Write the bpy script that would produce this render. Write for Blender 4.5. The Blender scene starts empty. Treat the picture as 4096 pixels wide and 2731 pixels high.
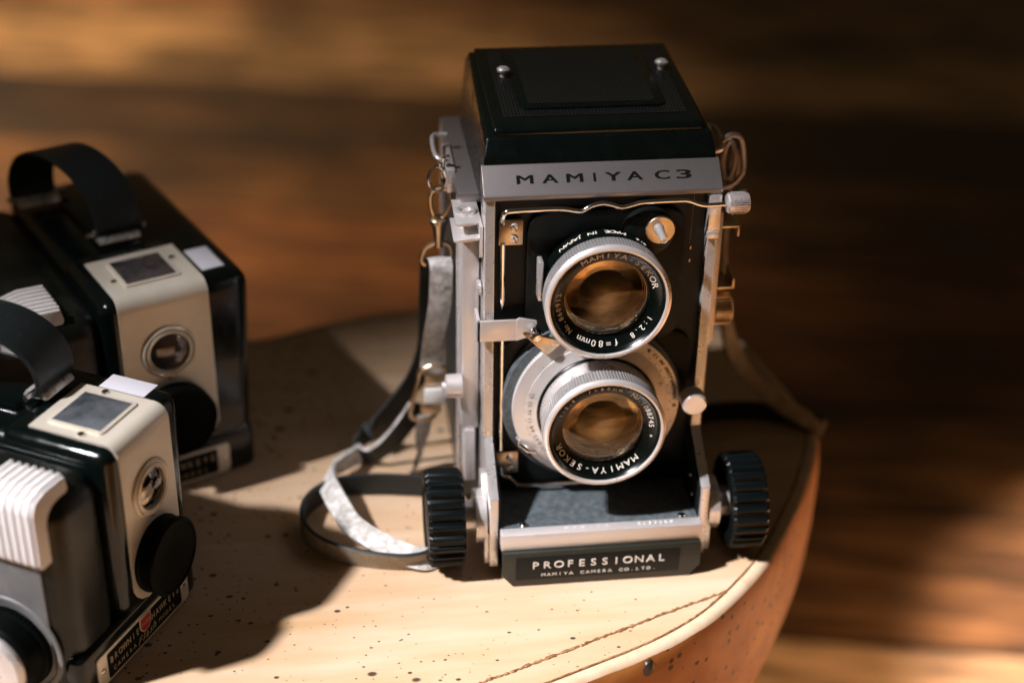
import bpy, bmesh, math, random
from mathutils import Vector, Matrix
random.seed(7)
S = 0.001                                   # every length below is in millimetres
PI = math.pi
scn = bpy.context.scene
COL = scn.collection

# ------------------------------------------------------------------ camera
cd = bpy.data.cameras.new('camera'); cam = bpy.data.objects.new('camera', cd); COL.objects.link(cam)
cam.location = (-96.396*S, -481.017*S, 363.551*S)
cam.rotation_euler = (math.radians(60.2787), math.radians(-0.95194), math.radians(-7.21991))
cd.sensor_width = 36; cd.lens = 55.09; cd.clip_start = .02; cd.clip_end = 50
cd.dof.use_dof = True; cd.dof.focus_distance = .545; cd.dof.aperture_fstop = 3.9
scn.camera = cam

# ------------------------------------------------------------------ light
w = bpy.data.worlds.new('World'); scn.world = w; w.use_nodes = True
wn = w.node_tree; bg = wn.nodes['Background']
tc = wn.nodes.new('ShaderNodeTexCoord'); sx = wn.nodes.new('ShaderNodeSeparateXYZ'); cr = wn.nodes.new('ShaderNodeValToRGB')
wn.links.new(tc.outputs['Generated'], sx.inputs[0]); wn.links.new(sx.outputs['Z'], cr.inputs[0])
cr.color_ramp.elements[0].position = 0.0; cr.color_ramp.elements[0].color = (.060, .033, .012, 1)
cr.color_ramp.elements[1].position = 0.9; cr.color_ramp.elements[1].color = (.028, .024, .017, 1)
wn.links.new(cr.outputs[0], bg.inputs[0]); bg.inputs[1].default_value = 1.0

def look(o, target):
    d = Vector(target)*S - o.location
    o.rotation_euler = d.to_track_quat('-Z', 'Y').to_euler()
def spot(name, pos, target, energy, size, blend, radius, color):
    l = bpy.data.lights.new(name, 'SPOT'); l.energy = energy; l.spot_size = math.radians(size); l.spot_blend = blend
    l.shadow_soft_size = radius; l.color = color
    o = bpy.data.objects.new(name, l); COL.objects.link(o); o.location = Vector(pos)*S; look(o, target); return o
def area(name, pos, target, energy, sx_, sy_, color):
    l = bpy.data.lights.new(name, 'AREA'); l.shape = 'RECTANGLE'; l.size = sx_; l.size_y = sy_; l.energy = energy; l.color = color
    o = bpy.data.objects.new(name, l); COL.objects.link(o); o.location = Vector(pos)*S; look(o, target); return o
# low window sun from the left
az = math.atan(.27); el = math.radians(50)
sd = Vector((-math.cos(az)*math.cos(el), -math.sin(az)*math.cos(el), math.sin(el)))
tgt = Vector((10, -176, 0)); p = tgt + sd*4500
spot('sun_beam', p, tgt, 2300, 6.26, .05, .125, (.985, .96, 1))
spot('window_glow_far_floor', (-1500, 2200, 1600), (-470, 1330, -300), 280, 35, 1.0, .05, (1, .72, .44))
spot('window_patch_near_floor', (1000, -300, 1500), (560, 125, -300), 950, 18.0, .35, .02, (1, .80, .66))
spot('window_patch_front_floor', (500, -3200, 1700), (420, -760, -300), 1150, 22, .5, .05, (1, .68, .38))

scn.view_settings.view_transform = 'Standard'; scn.view_settings.look = 'None'
scn.view_settings.exposure = 0; scn.view_settings.gamma = 1; scn.view_settings.use_curve_mapping = False
scn.render.resolution_x = 1024; scn.render.resolution_y = 682
scn.render.engine = 'CYCLES'

# ------------------------------------------------------------------ materials
def mat(name, col, rough=.5, metal=0., coat=0., spec=.5, noise=None, bump=None, rnoise=None):
    m = bpy.data.materials.new(name); m.use_nodes = True; nt = m.node_tree; b = nt.nodes['Principled BSDF']
    b.inputs['Base Color'].default_value = (*col, 1); b.inputs['Roughness'].default_value = rough
    b.inputs['Metallic'].default_value = metal; b.inputs['Coat Weight'].default_value = coat
    b.inputs['Specular IOR Level'].default_value = spec
    t = nt.nodes.new('ShaderNodeTexCoord')
    def nz(scale, detail=4, rough_=.6):
        n = nt.nodes.new('ShaderNodeTexNoise'); n.inputs['Scale'].default_value = scale; n.inputs['Detail'].default_value = detail
        n.inputs['Roughness'].default_value = rough_; nt.links.new(t.outputs['Object'], n.inputs['Vector']); return n
    if noise:      # (scale, colour2, lo, hi)
        n = nz(noise[0]); r = nt.nodes.new('ShaderNodeValToRGB')
        r.color_ramp.elements[0].position = noise[2]; r.color_ramp.elements[0].color = (*col, 1)
        r.color_ramp.elements[1].position = noise[3]; r.color_ramp.elements[1].color = (*noise[1], 1)
        nt.links.new(n.outputs['Fac'], r.inputs[0]); nt.links.new(r.outputs[0], b.inputs['Base Color'])
    if rnoise:     # (scale, lo, hi)
        n = nz(rnoise[0]); mr = nt.nodes.new('ShaderNodeMapRange'); mr.inputs[1].default_value = .3; mr.inputs[2].default_value = .7
        mr.inputs[3].default_value = rnoise[1]; mr.inputs[4].default_value = rnoise[2]
        nt.links.new(n.outputs['Fac'], mr.inputs[0]); nt.links.new(mr.outputs[0], b.inputs['Roughness'])
    if bump:       # (scale, strength, distance)
        n = nz(bump[0], 3); bp = nt.nodes.new('ShaderNodeBump'); bp.inputs['Strength'].default_value = bump[1]
        bp.inputs['Distance'].default_value = bump[2]*S
        nt.links.new(n.outputs['Fac'], bp.inputs['Height']); nt.links.new(bp.outputs[0], b.inputs['Normal'])
    return m
TB = (.0035, .0065, .0055)
M = {}
M['black'] = mat('black_enamel', (.0015, .0036, .003), .22, spec=.35, noise=(900, (.012, .014, .013), .68, .80), rnoise=(120, .16, .34))
M['bake'] = mat('black_bakelite', (.0018, .004, .0036), .16, spec=.4, noise=(1500, (.03, .034, .034), .70, .82), rnoise=(90, .10, .26), bump=(60, .08, .6))
M['shell'] = mat('worn_bakelite_side', (.004, .006, .0045), .30, spec=.35, noise=(70, (.014, .016, .013), .4, .7), rnoise=(90, .24, .42), bump=(60, .08, .6))
M['greyside'] = mat('scuffed_grey_side', (.15, .15, .15), .5, noise=(60, (.21, .21, .205), .4, .7), bump=(900, .2, .1))
M['matte'] = mat('matte_black', (.0025, .0040, .0034), .5, spec=.3, noise=(700, (.018, .021, .021), .66, .8))
M['base'] = mat('grey_black_base', (.018, .019, .013), .42, noise=(500, (.05, .052, .04), .6, .8))
M['dusty'] = mat('dusty_black_tray', (.05, .06, .064), .55, noise=(420, (.12, .145, .155), .35, .8), rnoise=(60, .4, .65))
M['leather'] = mat('black_leatherette', (.020, .026, .028), .45, bump=(1400, .6, .25))
M['chrome'] = mat('satin_chrome', (.74, .70, .68), .30, .65, rnoise=(200, .24, .36), bump=(2500, .06, .05), noise=(60, (.66, .62, .60), .4, .7))
M['bright'] = mat('polished_chrome', (.80, .77, .74), .12, 1., rnoise=(300, .08, .2))
M['band'] = mat('grained_silver_band', (.30, .27, .265), .40, .8, noise=(1800, (.48, .44, .43), .6, .75), bump=(2600, .25, .06))
M['knurl'] = mat('grey_knurled_metal', (.50, .48, .47), .34, .7, rnoise=(200, .26, .42))
M['knobblack'] = mat('worn_black_knob', (.0016, .003, .003), .38, spec=.25, noise=(600, (.012, .015, .017), .66, .8))
M['silver'] = mat('silver_shutter_face', (.80, .75, .72), .33, .55, rnoise=(150, .26, .40))
M['silverpaint'] = mat('pale_silver_metal', (.72, .67, .65), .36, .55, rnoise=(150, .3, .45))
M['brass'] = mat('tarnished_nickel', (.62, .48, .33), .30, 1., noise=(120, (.42, .30, .18), .45, .7))
M['plate'] = mat('tan_metal_plate', (.72, .65, .54), .36, .25, noise=(45, (.64, .57, .46), .4, .7), bump=(1500, .08, .05))
M['white'] = mat('white_paint', (.82, .80, .77), .35)
M['ink'] = mat('black_ink', (.004, .005, .004), .6, spec=.1)
M['letter'] = mat('cream_lettering', (.88, .80, .70), .5)
M['gold'] = mat('dull_gold_lettering', (.52, .42, .26), .5)
M['red'] = mat('red_enamel', (.50, .028, .022), .4)
M['label'] = mat('grey_white_sticker', (.62, .60, .64), .4)
M['rubber'] = mat('black_rubber', (.0008, .0018, .0015), .55, spec=.08)
M['strapout'] = mat('worn_grey_strap', (.38, .35, .31), .6, noise=(260, (.66, .63, .60), .38, .6), bump=(500, .8, .5))
M['strapside'] = mat('brown_grey_strap_face', (.25, .20, .14), .5, noise=(160, (.36, .30, .22), .45, .65), bump=(900, .4, .2))
M['strapin'] = mat('black_strap_lining', (.012, .014, .013), .6)
M['handle'] = mat('black_leather_handle', (.012, .016, .017), .38, noise=(500, (.05, .06, .065), .62, .8), bump=(700, .25, .12))
M['switch'] = mat('ivory_plastic', (.80, .76, .74), .35)

def grid_leather():
    m = mat('pebbled_hood_leather', (.003, .005, .0045), .33, spec=.45); nt = m.node_tree; b = nt.nodes['Principled BSDF']
    t = nt.nodes.new('ShaderNodeTexCoord'); mp = nt.nodes.new('ShaderNodeMapping'); mp.inputs['Scale'].default_value = (1, 1, 0)
    v = nt.nodes.new('ShaderNodeTexVoronoi'); v.inputs['Scale'].default_value = 850; v.inputs['Randomness'].default_value = .12
    bp = nt.nodes.new('ShaderNodeBump'); bp.inputs['Strength'].default_value = 1; bp.inputs['Distance'].default_value = .3*S; bp.invert = True
    nt.links.new(t.outputs['Object'], mp.inputs[0]); nt.links.new(mp.outputs[0], v.inputs['Vector'])
    r = nt.nodes.new('ShaderNodeValToRGB'); r.color_ramp.elements[0].position = .10; r.color_ramp.elements[0].color = (.016, .019, .018, 1); r.color_ramp.elements[1].position = .42; r.color_ramp.elements[1].color = (.002, .003, .003, 1)
    nt.links.new(v.outputs['Distance'], r.inputs[0]); nt.links.new(r.outputs[0], b.inputs['Base Color'])
    nt.links.new(v.outputs['Distance'], bp.inputs['Height']); nt.links.new(bp.outputs[0], b.inputs['Normal'])
    return m
M['hoodleather'] = grid_leather()

def lens_front():
    m = bpy.data.materials.new('coated_lens_glass'); m.use_nodes = True; nt = m.node_tree; nt.nodes.clear()
    o = nt.nodes.new('ShaderNodeOutputMaterial'); mx = nt.nodes.new('ShaderNodeMixShader')
    tr = nt.nodes.new('ShaderNodeBsdfTransparent'); tr.inputs[0].default_value = (.90, .84, .74, 1)
    g = nt.nodes.new('ShaderNodeBsdfGlossy'); g.inputs['Roughness'].default_value = .07; g.inputs['Color'].default_value = (1, .88, .72, 1)
    f = nt.nodes.new('ShaderNodeFresnel'); f.inputs[0].default_value = 1.55
    ad = nt.nodes.new('ShaderNodeMath'); ad.operation = 'MULTIPLY_ADD'; ad.inputs[1].default_value = .8; ad.inputs[2].default_value = .03
    nt.links.new(f.outputs[0], ad.inputs[0]); nt.links.new(ad.outputs[0], mx.inputs[0])
    nt.links.new(tr.outputs[0], mx.inputs[1]); nt.links.new(g.outputs[0], mx.inputs[2]); nt.links.new(mx.outputs[0], o.inputs[0])
    return m
M['glass'] = lens_front()
def coating(name, a, b_, rough):
    m = mat(name, a, rough, .7); nt = m.node_tree; b = nt.nodes['Principled BSDF']; t = nt.nodes['Texture Coordinate']
    mp = nt.nodes.new('ShaderNodeMapping'); mp.inputs['Scale'].default_value = (28, 60, 150); mp.inputs['Rotation'].default_value = (0, .35, 0)
    n = nt.nodes.new('ShaderNodeTexNoise'); n.inputs['Scale'].default_value = 1; n.inputs['Detail'].default_value = 6; n.inputs['Distortion'].default_value = 2.2
    r = nt.nodes.new('ShaderNodeValToRGB'); r.color_ramp.elements[0].position = .30; r.color_ramp.elements[0].color = (*b_, 1); r.color_ramp.elements[1].position = .72; r.color_ramp.elements[1].color = (*a, 1)
    nt.links.new(t.outputs['Object'], mp.inputs[0]); nt.links.new(mp.outputs[0], n.inputs['Vector']); nt.links.new(n.outputs['Fac'], r.inputs[0]); nt.links.new(r.outputs[0], b.inputs['Base Color'])
    bp = nt.nodes.new('ShaderNodeBump'); bp.inputs['Strength'].default_value = .5; bp.inputs['Distance'].default_value = .5*S; nt.links.new(n.outputs['Fac'], bp.inputs['Height']); nt.links.new(bp.outputs[0], b.inputs['Normal'])
    return m
M['amber'] = coating('amber_coating', (.36, .275, .155), (.09, .062, .032), .36)
M['amberdark'] = coating('dark_amber_coating', (.17, .125, .075), (.03, .021, .012), .34)
M['finder'] = mat('dark_finder_glass', (.16, .13, .12), .08, .5, noise=(60, (.04, .04, .045), .4, .6), bump=(60, .3, 1.0))
M['greyglass'] = mat('grey_scuffed_finder_glass', (.22, .24, .26), .14, .5, noise=(50, (.06, .07, .08), .4, .62), bump=(50, .25, 1.0))
M['mirrorglass'] = mat('bright_finder_lens', (.55, .50, .44), .06, 1., noise=(90, (.10, .08, .07), .42, .56), bump=(90, .5, 1.2))

def wood_top():
    m = bpy.data.materials.new('pale_pored_wood_top'); m.use_nodes = True; nt = m.node_tree; b = nt.nodes['Principled BSDF']; L = nt.links
    t = nt.nodes.new('ShaderNodeTexCoord'); mp = nt.nodes.new('ShaderNodeMapping'); mp.inputs['Rotation'].default_value = (0, 0, math.radians(-24)); mp.inputs['Scale'].default_value = (9, 60, 20)
    L.new(t.outputs['Object'], mp.inputs[0])
    n = nt.nodes.new('ShaderNodeTexNoise'); n.inputs['Scale'].default_value = 1.6; n.inputs['Detail'].default_value = 6; L.new(mp.outputs[0], n.inputs['Vector'])
    r = nt.nodes.new('ShaderNodeValToRGB'); L.new(n.outputs['Fac'], r.inputs[0])
    r.color_ramp.elements[0].position = .30; r.color_ramp.elements[0].color = (.54, .34, .178, 1)
    r.color_ramp.elements[1].position = .70; r.color_ramp.elements[1].color = (.665, .475, .325, 1)
    # dark pores of two sizes, crowding in blotches
    last = r.outputs[0]
    nb = nt.nodes.new('ShaderNodeTexNoise'); nb.inputs['Scale'].default_value = 14; L.new(t.outputs['Object'], nb.inputs['Vector'])
    mp2 = nt.nodes.new('ShaderNodeMapping'); mp2.inputs['Rotation'].default_value = (0, 0, math.radians(-20)); mp2.inputs['Scale'].default_value = (.8, 1.15, 1); L.new(t.outputs['Object'], mp2.inputs[0])
    for sc, th in ((105, .17), (210, .21), (330, .20), (470, .18)):
        v = nt.nodes.new('ShaderNodeTexVoronoi'); v.inputs['Scale'].default_value = sc; L.new(mp2.outputs[0], v.inputs['Vector'])
        sp = nt.nodes.new('ShaderNodeSeparateColor'); L.new(v.outputs['Color'], sp.inputs[0])
        k = nt.nodes.new('ShaderNodeMath'); k.operation = 'MULTIPLY'; k.inputs[1].default_value = th*2.1; L.new(sp.outputs[0], k.inputs[0])
        kk = nt.nodes.new('ShaderNodeMapRange'); kk.inputs[1].default_value = .42; kk.inputs[2].default_value = .62; kk.inputs[3].default_value = -.02 ; kk.inputs[4].default_value = .05; L.new(nb.outputs['Fac'], kk.inputs[0])
        sxx = nt.nodes.new('ShaderNodeSeparateXYZ'); L.new(t.outputs['Object'], sxx.inputs[0]); gx_ = nt.nodes.new('ShaderNodeMapRange'); gx_.inputs[1].default_value = -.05; gx_.inputs[2].default_value = .06; gx_.inputs[3].default_value = 0; gx_.inputs[4].default_value = .075; L.new(sxx.outputs['X'], gx_.inputs[0])
        k2b = nt.nodes.new('ShaderNodeMath'); k2b.operation = 'SUBTRACT'; L.new(kk.outputs[0], k2b.inputs[0]); L.new(gx_.outputs[0], k2b.inputs[1]); kk = k2b
        k2 = nt.nodes.new('ShaderNodeMath'); k2.operation = 'ADD'; L.new(k.outputs[0], k2.inputs[0]); L.new(kk.outputs[0], k2.inputs[1])
        k3 = nt.nodes.new('ShaderNodeMath'); k3.operation = 'SUBTRACT'; k3.inputs[1].default_value = th*1.0; L.new(k2.outputs[0], k3.inputs[0])
        c = nt.nodes.new('ShaderNodeMath'); c.operation = 'SUBTRACT'; L.new(k3.outputs[0], c.inputs[0]); L.new(v.outputs['Distance'], c.inputs[1])
        mr = nt.nodes.new('ShaderNodeMapRange'); mr.inputs[1].default_value = -.03; mr.inputs[2].default_value = .03; L.new(c.outputs[0], mr.inputs[0])
        mx = nt.nodes.new('ShaderNodeMix'); mx.data_type = 'RGBA'; mx.inputs['B'].default_value = (.07, .05, .035, 1)
        L.new(mr.outputs[0], mx.inputs['Factor']); L.new(last, mx.inputs['A']); last = mx.outputs['Result']
    L.new(last, b.inputs['Base Color']); b.inputs['Roughness'].default_value = .42
    bp = nt.nodes.new('ShaderNodeBump'); bp.inputs['Strength'].default_value = .15; bp.inputs['Distance'].default_value = .4*S; L.new(n.outputs['Fac'], bp.inputs['Height']); L.new(bp.outputs[0], b.inputs['Normal'])
    return m
M['top'] = wood_top()
def wood_side():
    m = bpy.data.materials.new('orange_pitted_wood_side'); m.use_nodes = True; nt = m.node_tree; b = nt.nodes['Principled BSDF']; L = nt.links
    t = nt.nodes.new('ShaderNodeTexCoord')
    n = nt.nodes.new('ShaderNodeTexNoise'); n.inputs['Scale'].default_value = 55; n.inputs['Detail'].default_value = 5; L.new(t.outputs['Object'], n.inputs['Vector'])
    r = nt.nodes.new('ShaderNodeValToRGB'); L.new(n.outputs['Fac'], r.inputs[0])
    r.color_ramp.elements[0].position = .35; r.color_ramp.elements[0].color = (.50, .17, .036, 1)
    r.color_ramp.elements[1].position = .7; r.color_ramp.elements[1].color = (.70, .29, .075, 1)
    v = nt.nodes.new('ShaderNodeTexVoronoi'); v.inputs['Scale'].default_value = 260; L.new(t.outputs['Object'], v.inputs['Vector'])
    sp = nt.nodes.new('ShaderNodeSeparateColor'); L.new(v.outputs['Color'], sp.inputs[0])
    k = nt.nodes.new('ShaderNodeMath'); k.operation = 'MULTIPLY_ADD'; k.inputs[1].default_value = .40; k.inputs[2].default_value = -.10; L.new(sp.outputs[0], k.inputs[0])
    c = nt.nodes.new('ShaderNodeMath'); c.operation = 'SUBTRACT'; L.new(k.outputs[0], c.inputs[0]); L.new(v.outputs['Distance'], c.inputs[1])
    mr = nt.nodes.new('ShaderNodeMapRange'); mr.inputs[1].default_value = -.08; mr.inputs[2].default_value = .05; L.new(c.outputs[0], mr.inputs[0])
    mx = nt.nodes.new('ShaderNodeMix'); mx.data_type = 'RGBA'; mx.inputs['B'].default_value = (.10, .045, .02, 1)
    L.new(mr.outputs[0], mx.inputs['Factor']); L.new(r.outputs[0], mx.inputs['A']); L.new(mx.outputs['Result'], b.inputs['Base Color'])
    b.inputs['Roughness'].default_value = .5
    bp = nt.nodes.new('ShaderNodeBump'); bp.inputs['Strength'].default_value = .5; bp.inputs['Distance'].default_value = .6*S; L.new(n.outputs['Fac'], bp.inputs['Height']); L.new(bp.outputs[0], b.inputs['Normal'])
    return m
M['side'] = wood_side()
M['edge'] = mat('pale_wood_edge', (.70, .51, .345), .4, noise=(130, (.60, .40, .235), .45, .75))
M['groove'] = mat('burnt_groove', (.20, .085, .03), .6, noise=(400, (.42, .24, .11), .45, .65))

def floor_mat():
    m = bpy.data.materials.new('old_brown_floorboards'); m.use_nodes = True; nt = m.node_tree; b = nt.nodes['Principled BSDF']; L = nt.links
    t = nt.nodes.new('ShaderNodeTexCoord'); rot = nt.nodes.new('ShaderNodeMapping'); rot.inputs['Rotation'].default_value = (0, 0, math.radians(13)); L.new(t.outputs['Object'], rot.inputs[0])
    s = nt.nodes.new('ShaderNodeSeparateXYZ'); L.new(rot.outputs[0], s.inputs[0])
    q = nt.nodes.new('ShaderNodeMapRange'); q.inputs[1].default_value = 0; q.inputs[2].default_value = 2.0; L.new(s.outputs['Y'], q.inputs[0])
    r = nt.nodes.new('ShaderNodeValToRGB'); r.color_ramp.interpolation = 'CONSTANT'; L.new(q.outputs[0], r.inputs[0])
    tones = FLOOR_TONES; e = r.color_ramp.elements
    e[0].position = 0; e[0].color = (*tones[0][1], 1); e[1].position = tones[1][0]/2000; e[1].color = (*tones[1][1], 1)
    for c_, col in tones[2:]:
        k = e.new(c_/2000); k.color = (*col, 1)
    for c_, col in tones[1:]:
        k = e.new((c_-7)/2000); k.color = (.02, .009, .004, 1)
    st = nt.nodes.new('ShaderNodeMapping'); st.inputs['Scale'].default_value = (3.0, 14, 1); L.new(rot.outputs[0], st.inputs[0])
    n = nt.nodes.new('ShaderNodeTexNoise'); n.inputs['Scale'].default_value = 1.5; n.inputs['Detail'].default_value = 7; n.inputs['Distortion'].default_value = .6; L.new(st.outputs[0], n.inputs['Vector'])
    n2 = nt.nodes.new('ShaderNodeTexNoise'); n2.inputs['Scale'].default_value = 4.2; n2.inputs['Detail'].default_value = 4; L.new(t.outputs['Object'], n2.inputs['Vector'])
    mr = nt.nodes.new('ShaderNodeMapRange'); mr.inputs[1].default_value = .32; mr.inputs[2].default_value = .70; mr.inputs[3].default_value = .6; mr.inputs[4].default_value = 1.2; L.new(n.outputs['Fac'], mr.inputs[0])
    mr2 = nt.nodes.new('ShaderNodeMapRange'); mr2.inputs[1].default_value = .35; mr2.inputs[2].default_value = .65; mr2.inputs[3].default_value = .40; mr2.inputs[4].default_value = 1.35; L.new(n2.outputs['Fac'], mr2.inputs[0])
    mu = nt.nodes.new('ShaderNodeMath'); mu.operation = 'MULTIPLY'; L.new(mr.outputs[0], mu.inputs[0]); L.new(mr2.outputs[0], mu.inputs[1])
    st3 = nt.nodes.new('ShaderNodeMapping'); st3.inputs['Scale'].default_value = (5, 48, 1); L.new(rot.outputs[0], st3.inputs[0])
    n3 = nt.nodes.new('ShaderNodeTexNoise'); n3.inputs['Scale'].default_value = 2; n3.inputs['Detail'].default_value = 5; L.new(st3.outputs[0], n3.inputs['Vector'])
    mr3 = nt.nodes.new('ShaderNodeMapRange'); mr3.inputs[1].default_value = .38; mr3.inputs[2].default_value = .62; mr3.inputs[3].default_value = .35; mr3.inputs[4].default_value = 1.25; L.new(n3.outputs['Fac'], mr3.inputs[0])
    mu3 = nt.nodes.new('ShaderNodeMath'); mu3.operation = 'MULTIPLY'; L.new(mu.outputs[0], mu3.inputs[0]); L.new(mr3.outputs[0], mu3.inputs[1]); mu = mu3
    vm = nt.nodes.new('ShaderNodeVectorMath'); vm.operation = 'SCALE'; L.new(r.outputs[0], vm.inputs[0]); L.new(mu.outputs[0], vm.inputs['Scale'])
    L.new(vm.outputs[0], b.inputs['Base Color']); b.inputs['Roughness'].default_value = .5
    return m
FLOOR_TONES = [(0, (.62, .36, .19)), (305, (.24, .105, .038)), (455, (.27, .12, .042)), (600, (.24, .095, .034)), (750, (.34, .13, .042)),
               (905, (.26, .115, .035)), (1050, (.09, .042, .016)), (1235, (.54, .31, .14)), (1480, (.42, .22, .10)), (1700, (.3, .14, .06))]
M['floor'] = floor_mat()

# ------------------------------------------------------------------ mesh builder
AX = {'x': Matrix.Rotation(PI/2, 4, 'Y'), '-x': Matrix.Rotation(-PI/2, 4, 'Y'), '-y': Matrix.Rotation(PI/2, 4, 'X'), 'y': Matrix.Rotation(-PI/2, 4, 'X'), 'z': Matrix.Identity(4)}
class MB:
    def __init__(s): s.bm = bmesh.new()
    def box(s, x0, x1, y0, y1, z0, z1, bev=0, seg=2):
        r = bmesh.ops.create_cube(s.bm, size=1); vs = r['verts']
        for v in vs: v.co = Vector(((x0+x1)/2+v.co.x*(x1-x0), (y0+y1)/2+v.co.y*(y1-y0), (z0+z1)/2+v.co.z*(z1-z0)))
        if bev:
            es = {e for v in vs for e in v.link_edges}
            bmesh.ops.bevel(s.bm, geom=list(es), offset=bev, segments=seg, profile=.5, affect='EDGES')
        return s
    def prism(s, poly, axis, a, b, bev=0, seg=2):
        """poly of 2D points; axis x -> (y,z), y -> (x,z), z -> (x,y)"""
        f = {'x': lambda p, t: (t, p[0], p[1]), 'y': lambda p, t: (p[0], t, p[1]), 'z': lambda p, t: (p[0], p[1], t)}[axis]
        A = [s.bm.verts.new(f(p, a)) for p in poly]; B = [s.bm.verts.new(f(p, b)) for p in poly]; n = len(poly)
        fs = [s.bm.faces.new(A), s.bm.faces.new(B[::-1])]
        for i in range(n): fs.append(s.bm.faces.new((A[i], B[i], B[(i+1) % n], A[(i+1) % n])))
        if bev:
            es = {e for q in fs for e in q.edges}
            bmesh.ops.bevel(s.bm, geom=list(es), offset=bev, segments=seg, profile=.5, affect='EDGES')
        return s
    def lathe(s, prof, c, axis='z', seg=96, knurl=None, close=True):
        """prof list of (r,h) or (r,h,k); axis: direction in which h grows"""
        m = Matrix.Translation(Vector(c)) @ AX[axis]; rings = []
        for q in prof:
            r, h = q[0], q[1]; k = q[2] if len(q) > 2 else 0
            if r < 1e-4: rings.append([s.bm.verts.new(m @ Vector((0, 0, h)))]); continue
            ring = []
            for i in range(seg):
                a = 2*PI*i/seg; rr = r
                if k:
                    ph = (i*knurl/seg) % 1; rr = r - k*(1 if ph >= .5 else 0)
                ring.append(s.bm.verts.new(m @ Vector((rr*math.cos(a), rr*math.sin(a), h))))
            rings.append(ring)
        for A, B in zip(rings, rings[1:]):
            for i in range(seg):
                j = (i+1) % seg
                if len(A) == 1 and len(B) == 1: continue
                if len(A) == 1: s.bm.faces.new((A[0], B[i], B[j]))
                elif len(B) == 1: s.bm.faces.new((A[i], B[0], A[j]))
                else: s.bm.faces.new((A[i], B[i], B[j], A[j]))
        if close:
            for R_ in (rings[0], rings[-1]):
                if len(R_) > 1: s.bm.faces.new(R_)
        return s
    def tube(s, pts, r, seg=10, loop=False, smooth=0):
        P = [Vector(p) for p in pts]
        if smooth: P = spline(P, smooth, loop)
        n = len(P); rings = []; up = None
        for i, p in enumerate(P):
            a = P[(i-1) % n] if (loop or i > 0) else P[i]; b = P[(i+1) % n] if (loop or i < n-1) else P[i]
            t = (b-a).normalized()
            if up is None:
                up = Vector((0, 0, 1)) if abs(t.z) < .9 else Vector((1, 0, 0))
            up = (up - t*up.dot(t)).normalized(); sd_ = t.cross(up); rr = r[i] if isinstance(r, (list, tuple)) else r
            rings.append([s.bm.verts.new(p + (up*math.cos(2*PI*k/seg) + sd_*math.sin(2*PI*k/seg))*rr) for k in range(seg)])
        m = n if loop else n-1
        for i in range(m):
            A, B = rings[i], rings[(i+1) % n]
            for k in range(seg): s.bm.faces.new((A[k], A[(k+1) % seg], B[(k+1) % seg], B[k]))
        if not loop: s.bm.faces.new(rings[0][::-1]); s.bm.faces.new(rings[-1])
        return s
    def ribbon(s, pts, width, th, smooth=8):
        """pts list of (pos, width direction); the outer face (slot 0) lies on the side tangent x width direction"""
        P = spline([Vector(p[0]) for p in pts], smooth); Wd = spline([Vector(p[1]).normalized() for p in pts], smooth); n = len(P); R_ = []
        for i, p in enumerate(P):
            t = (P[min(i+1, n-1)]-P[max(i-1, 0)]).normalized(); wd = (Wd[i]-t*Wd[i].dot(t)).normalized(); nn = t.cross(wd)
            h = wd*width/2; o = nn*th/2
            R_.append([s.bm.verts.new(p+q) for q in (-h*.94+o, h*.94+o, h+o*0, h*.94-o, -h*.94-o, -h+o*0)])
        for A, B in zip(R_, R_[1:]):
            for k in range(6):
                f = s.bm.faces.new((A[k], A[(k+1) % 6], B[(k+1) % 6], B[k])); f.material_index = 0 if k == 0 else 1
        s.bm.faces.new(R_[0][::-1]); s.bm.faces.new(R_[-1])
        return s
    def xf(s, m): bmesh.ops.transform(s.bm, matrix=m, verts=s.bm.verts); return s
    def build(s, name, material, parent=None, ang=32, scale=1.0):
        bm = s.bm
        bmesh.ops.recalc_face_normals(bm, faces=bm.faces)
        for f in bm.faces: f.smooth = True
        for e in bm.edges:
            if len(e.link_faces) == 2: e.smooth = e.calc_face_angle(0) < math.radians(ang)
        bmesh.ops.scale(bm, vec=(S*scale,)*3, verts=bm.verts)
        me = bpy.data.meshes.new(name); bm.to_mesh(me); bm.free()
        for q in (material if isinstance(material, (list, tuple)) else [material]): me.materials.append(q)
        o = bpy.data.objects.new(name, me); COL.objects.link(o)
        if parent: o.parent = parent
        return o
def spline(P, k, loop=False):
    out = []; n = len(P)
    g = (lambda i: P[i % n]) if loop else (lambda i: P[max(0, min(n-1, i))])
    for i in range(n if loop else n-1):
        a, b, c, d = g(i-1), g(i), g(i+1), g(i+2)
        for j in range(k):
            t = j/k; out.append(.5*((2*b)+(c-a)*t+(2*a-5*b+4*c-d)*t*t+(3*b-a-3*c+d)*t**3))
    if not loop: out.append(P[-1].copy())
    return out
def empty(name, loc=(0, 0, 0), rz=0, label=None, cat=None, group=None):
    o = bpy.data.objects.new(name, None); COL.objects.link(o); o.location = Vector(loc)*S; o.rotation_euler = (0, 0, rz); o.empty_display_size = .02
    if label: o['label'] = label; o['category'] = cat
    if group: o['group'] = group
    return o
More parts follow.
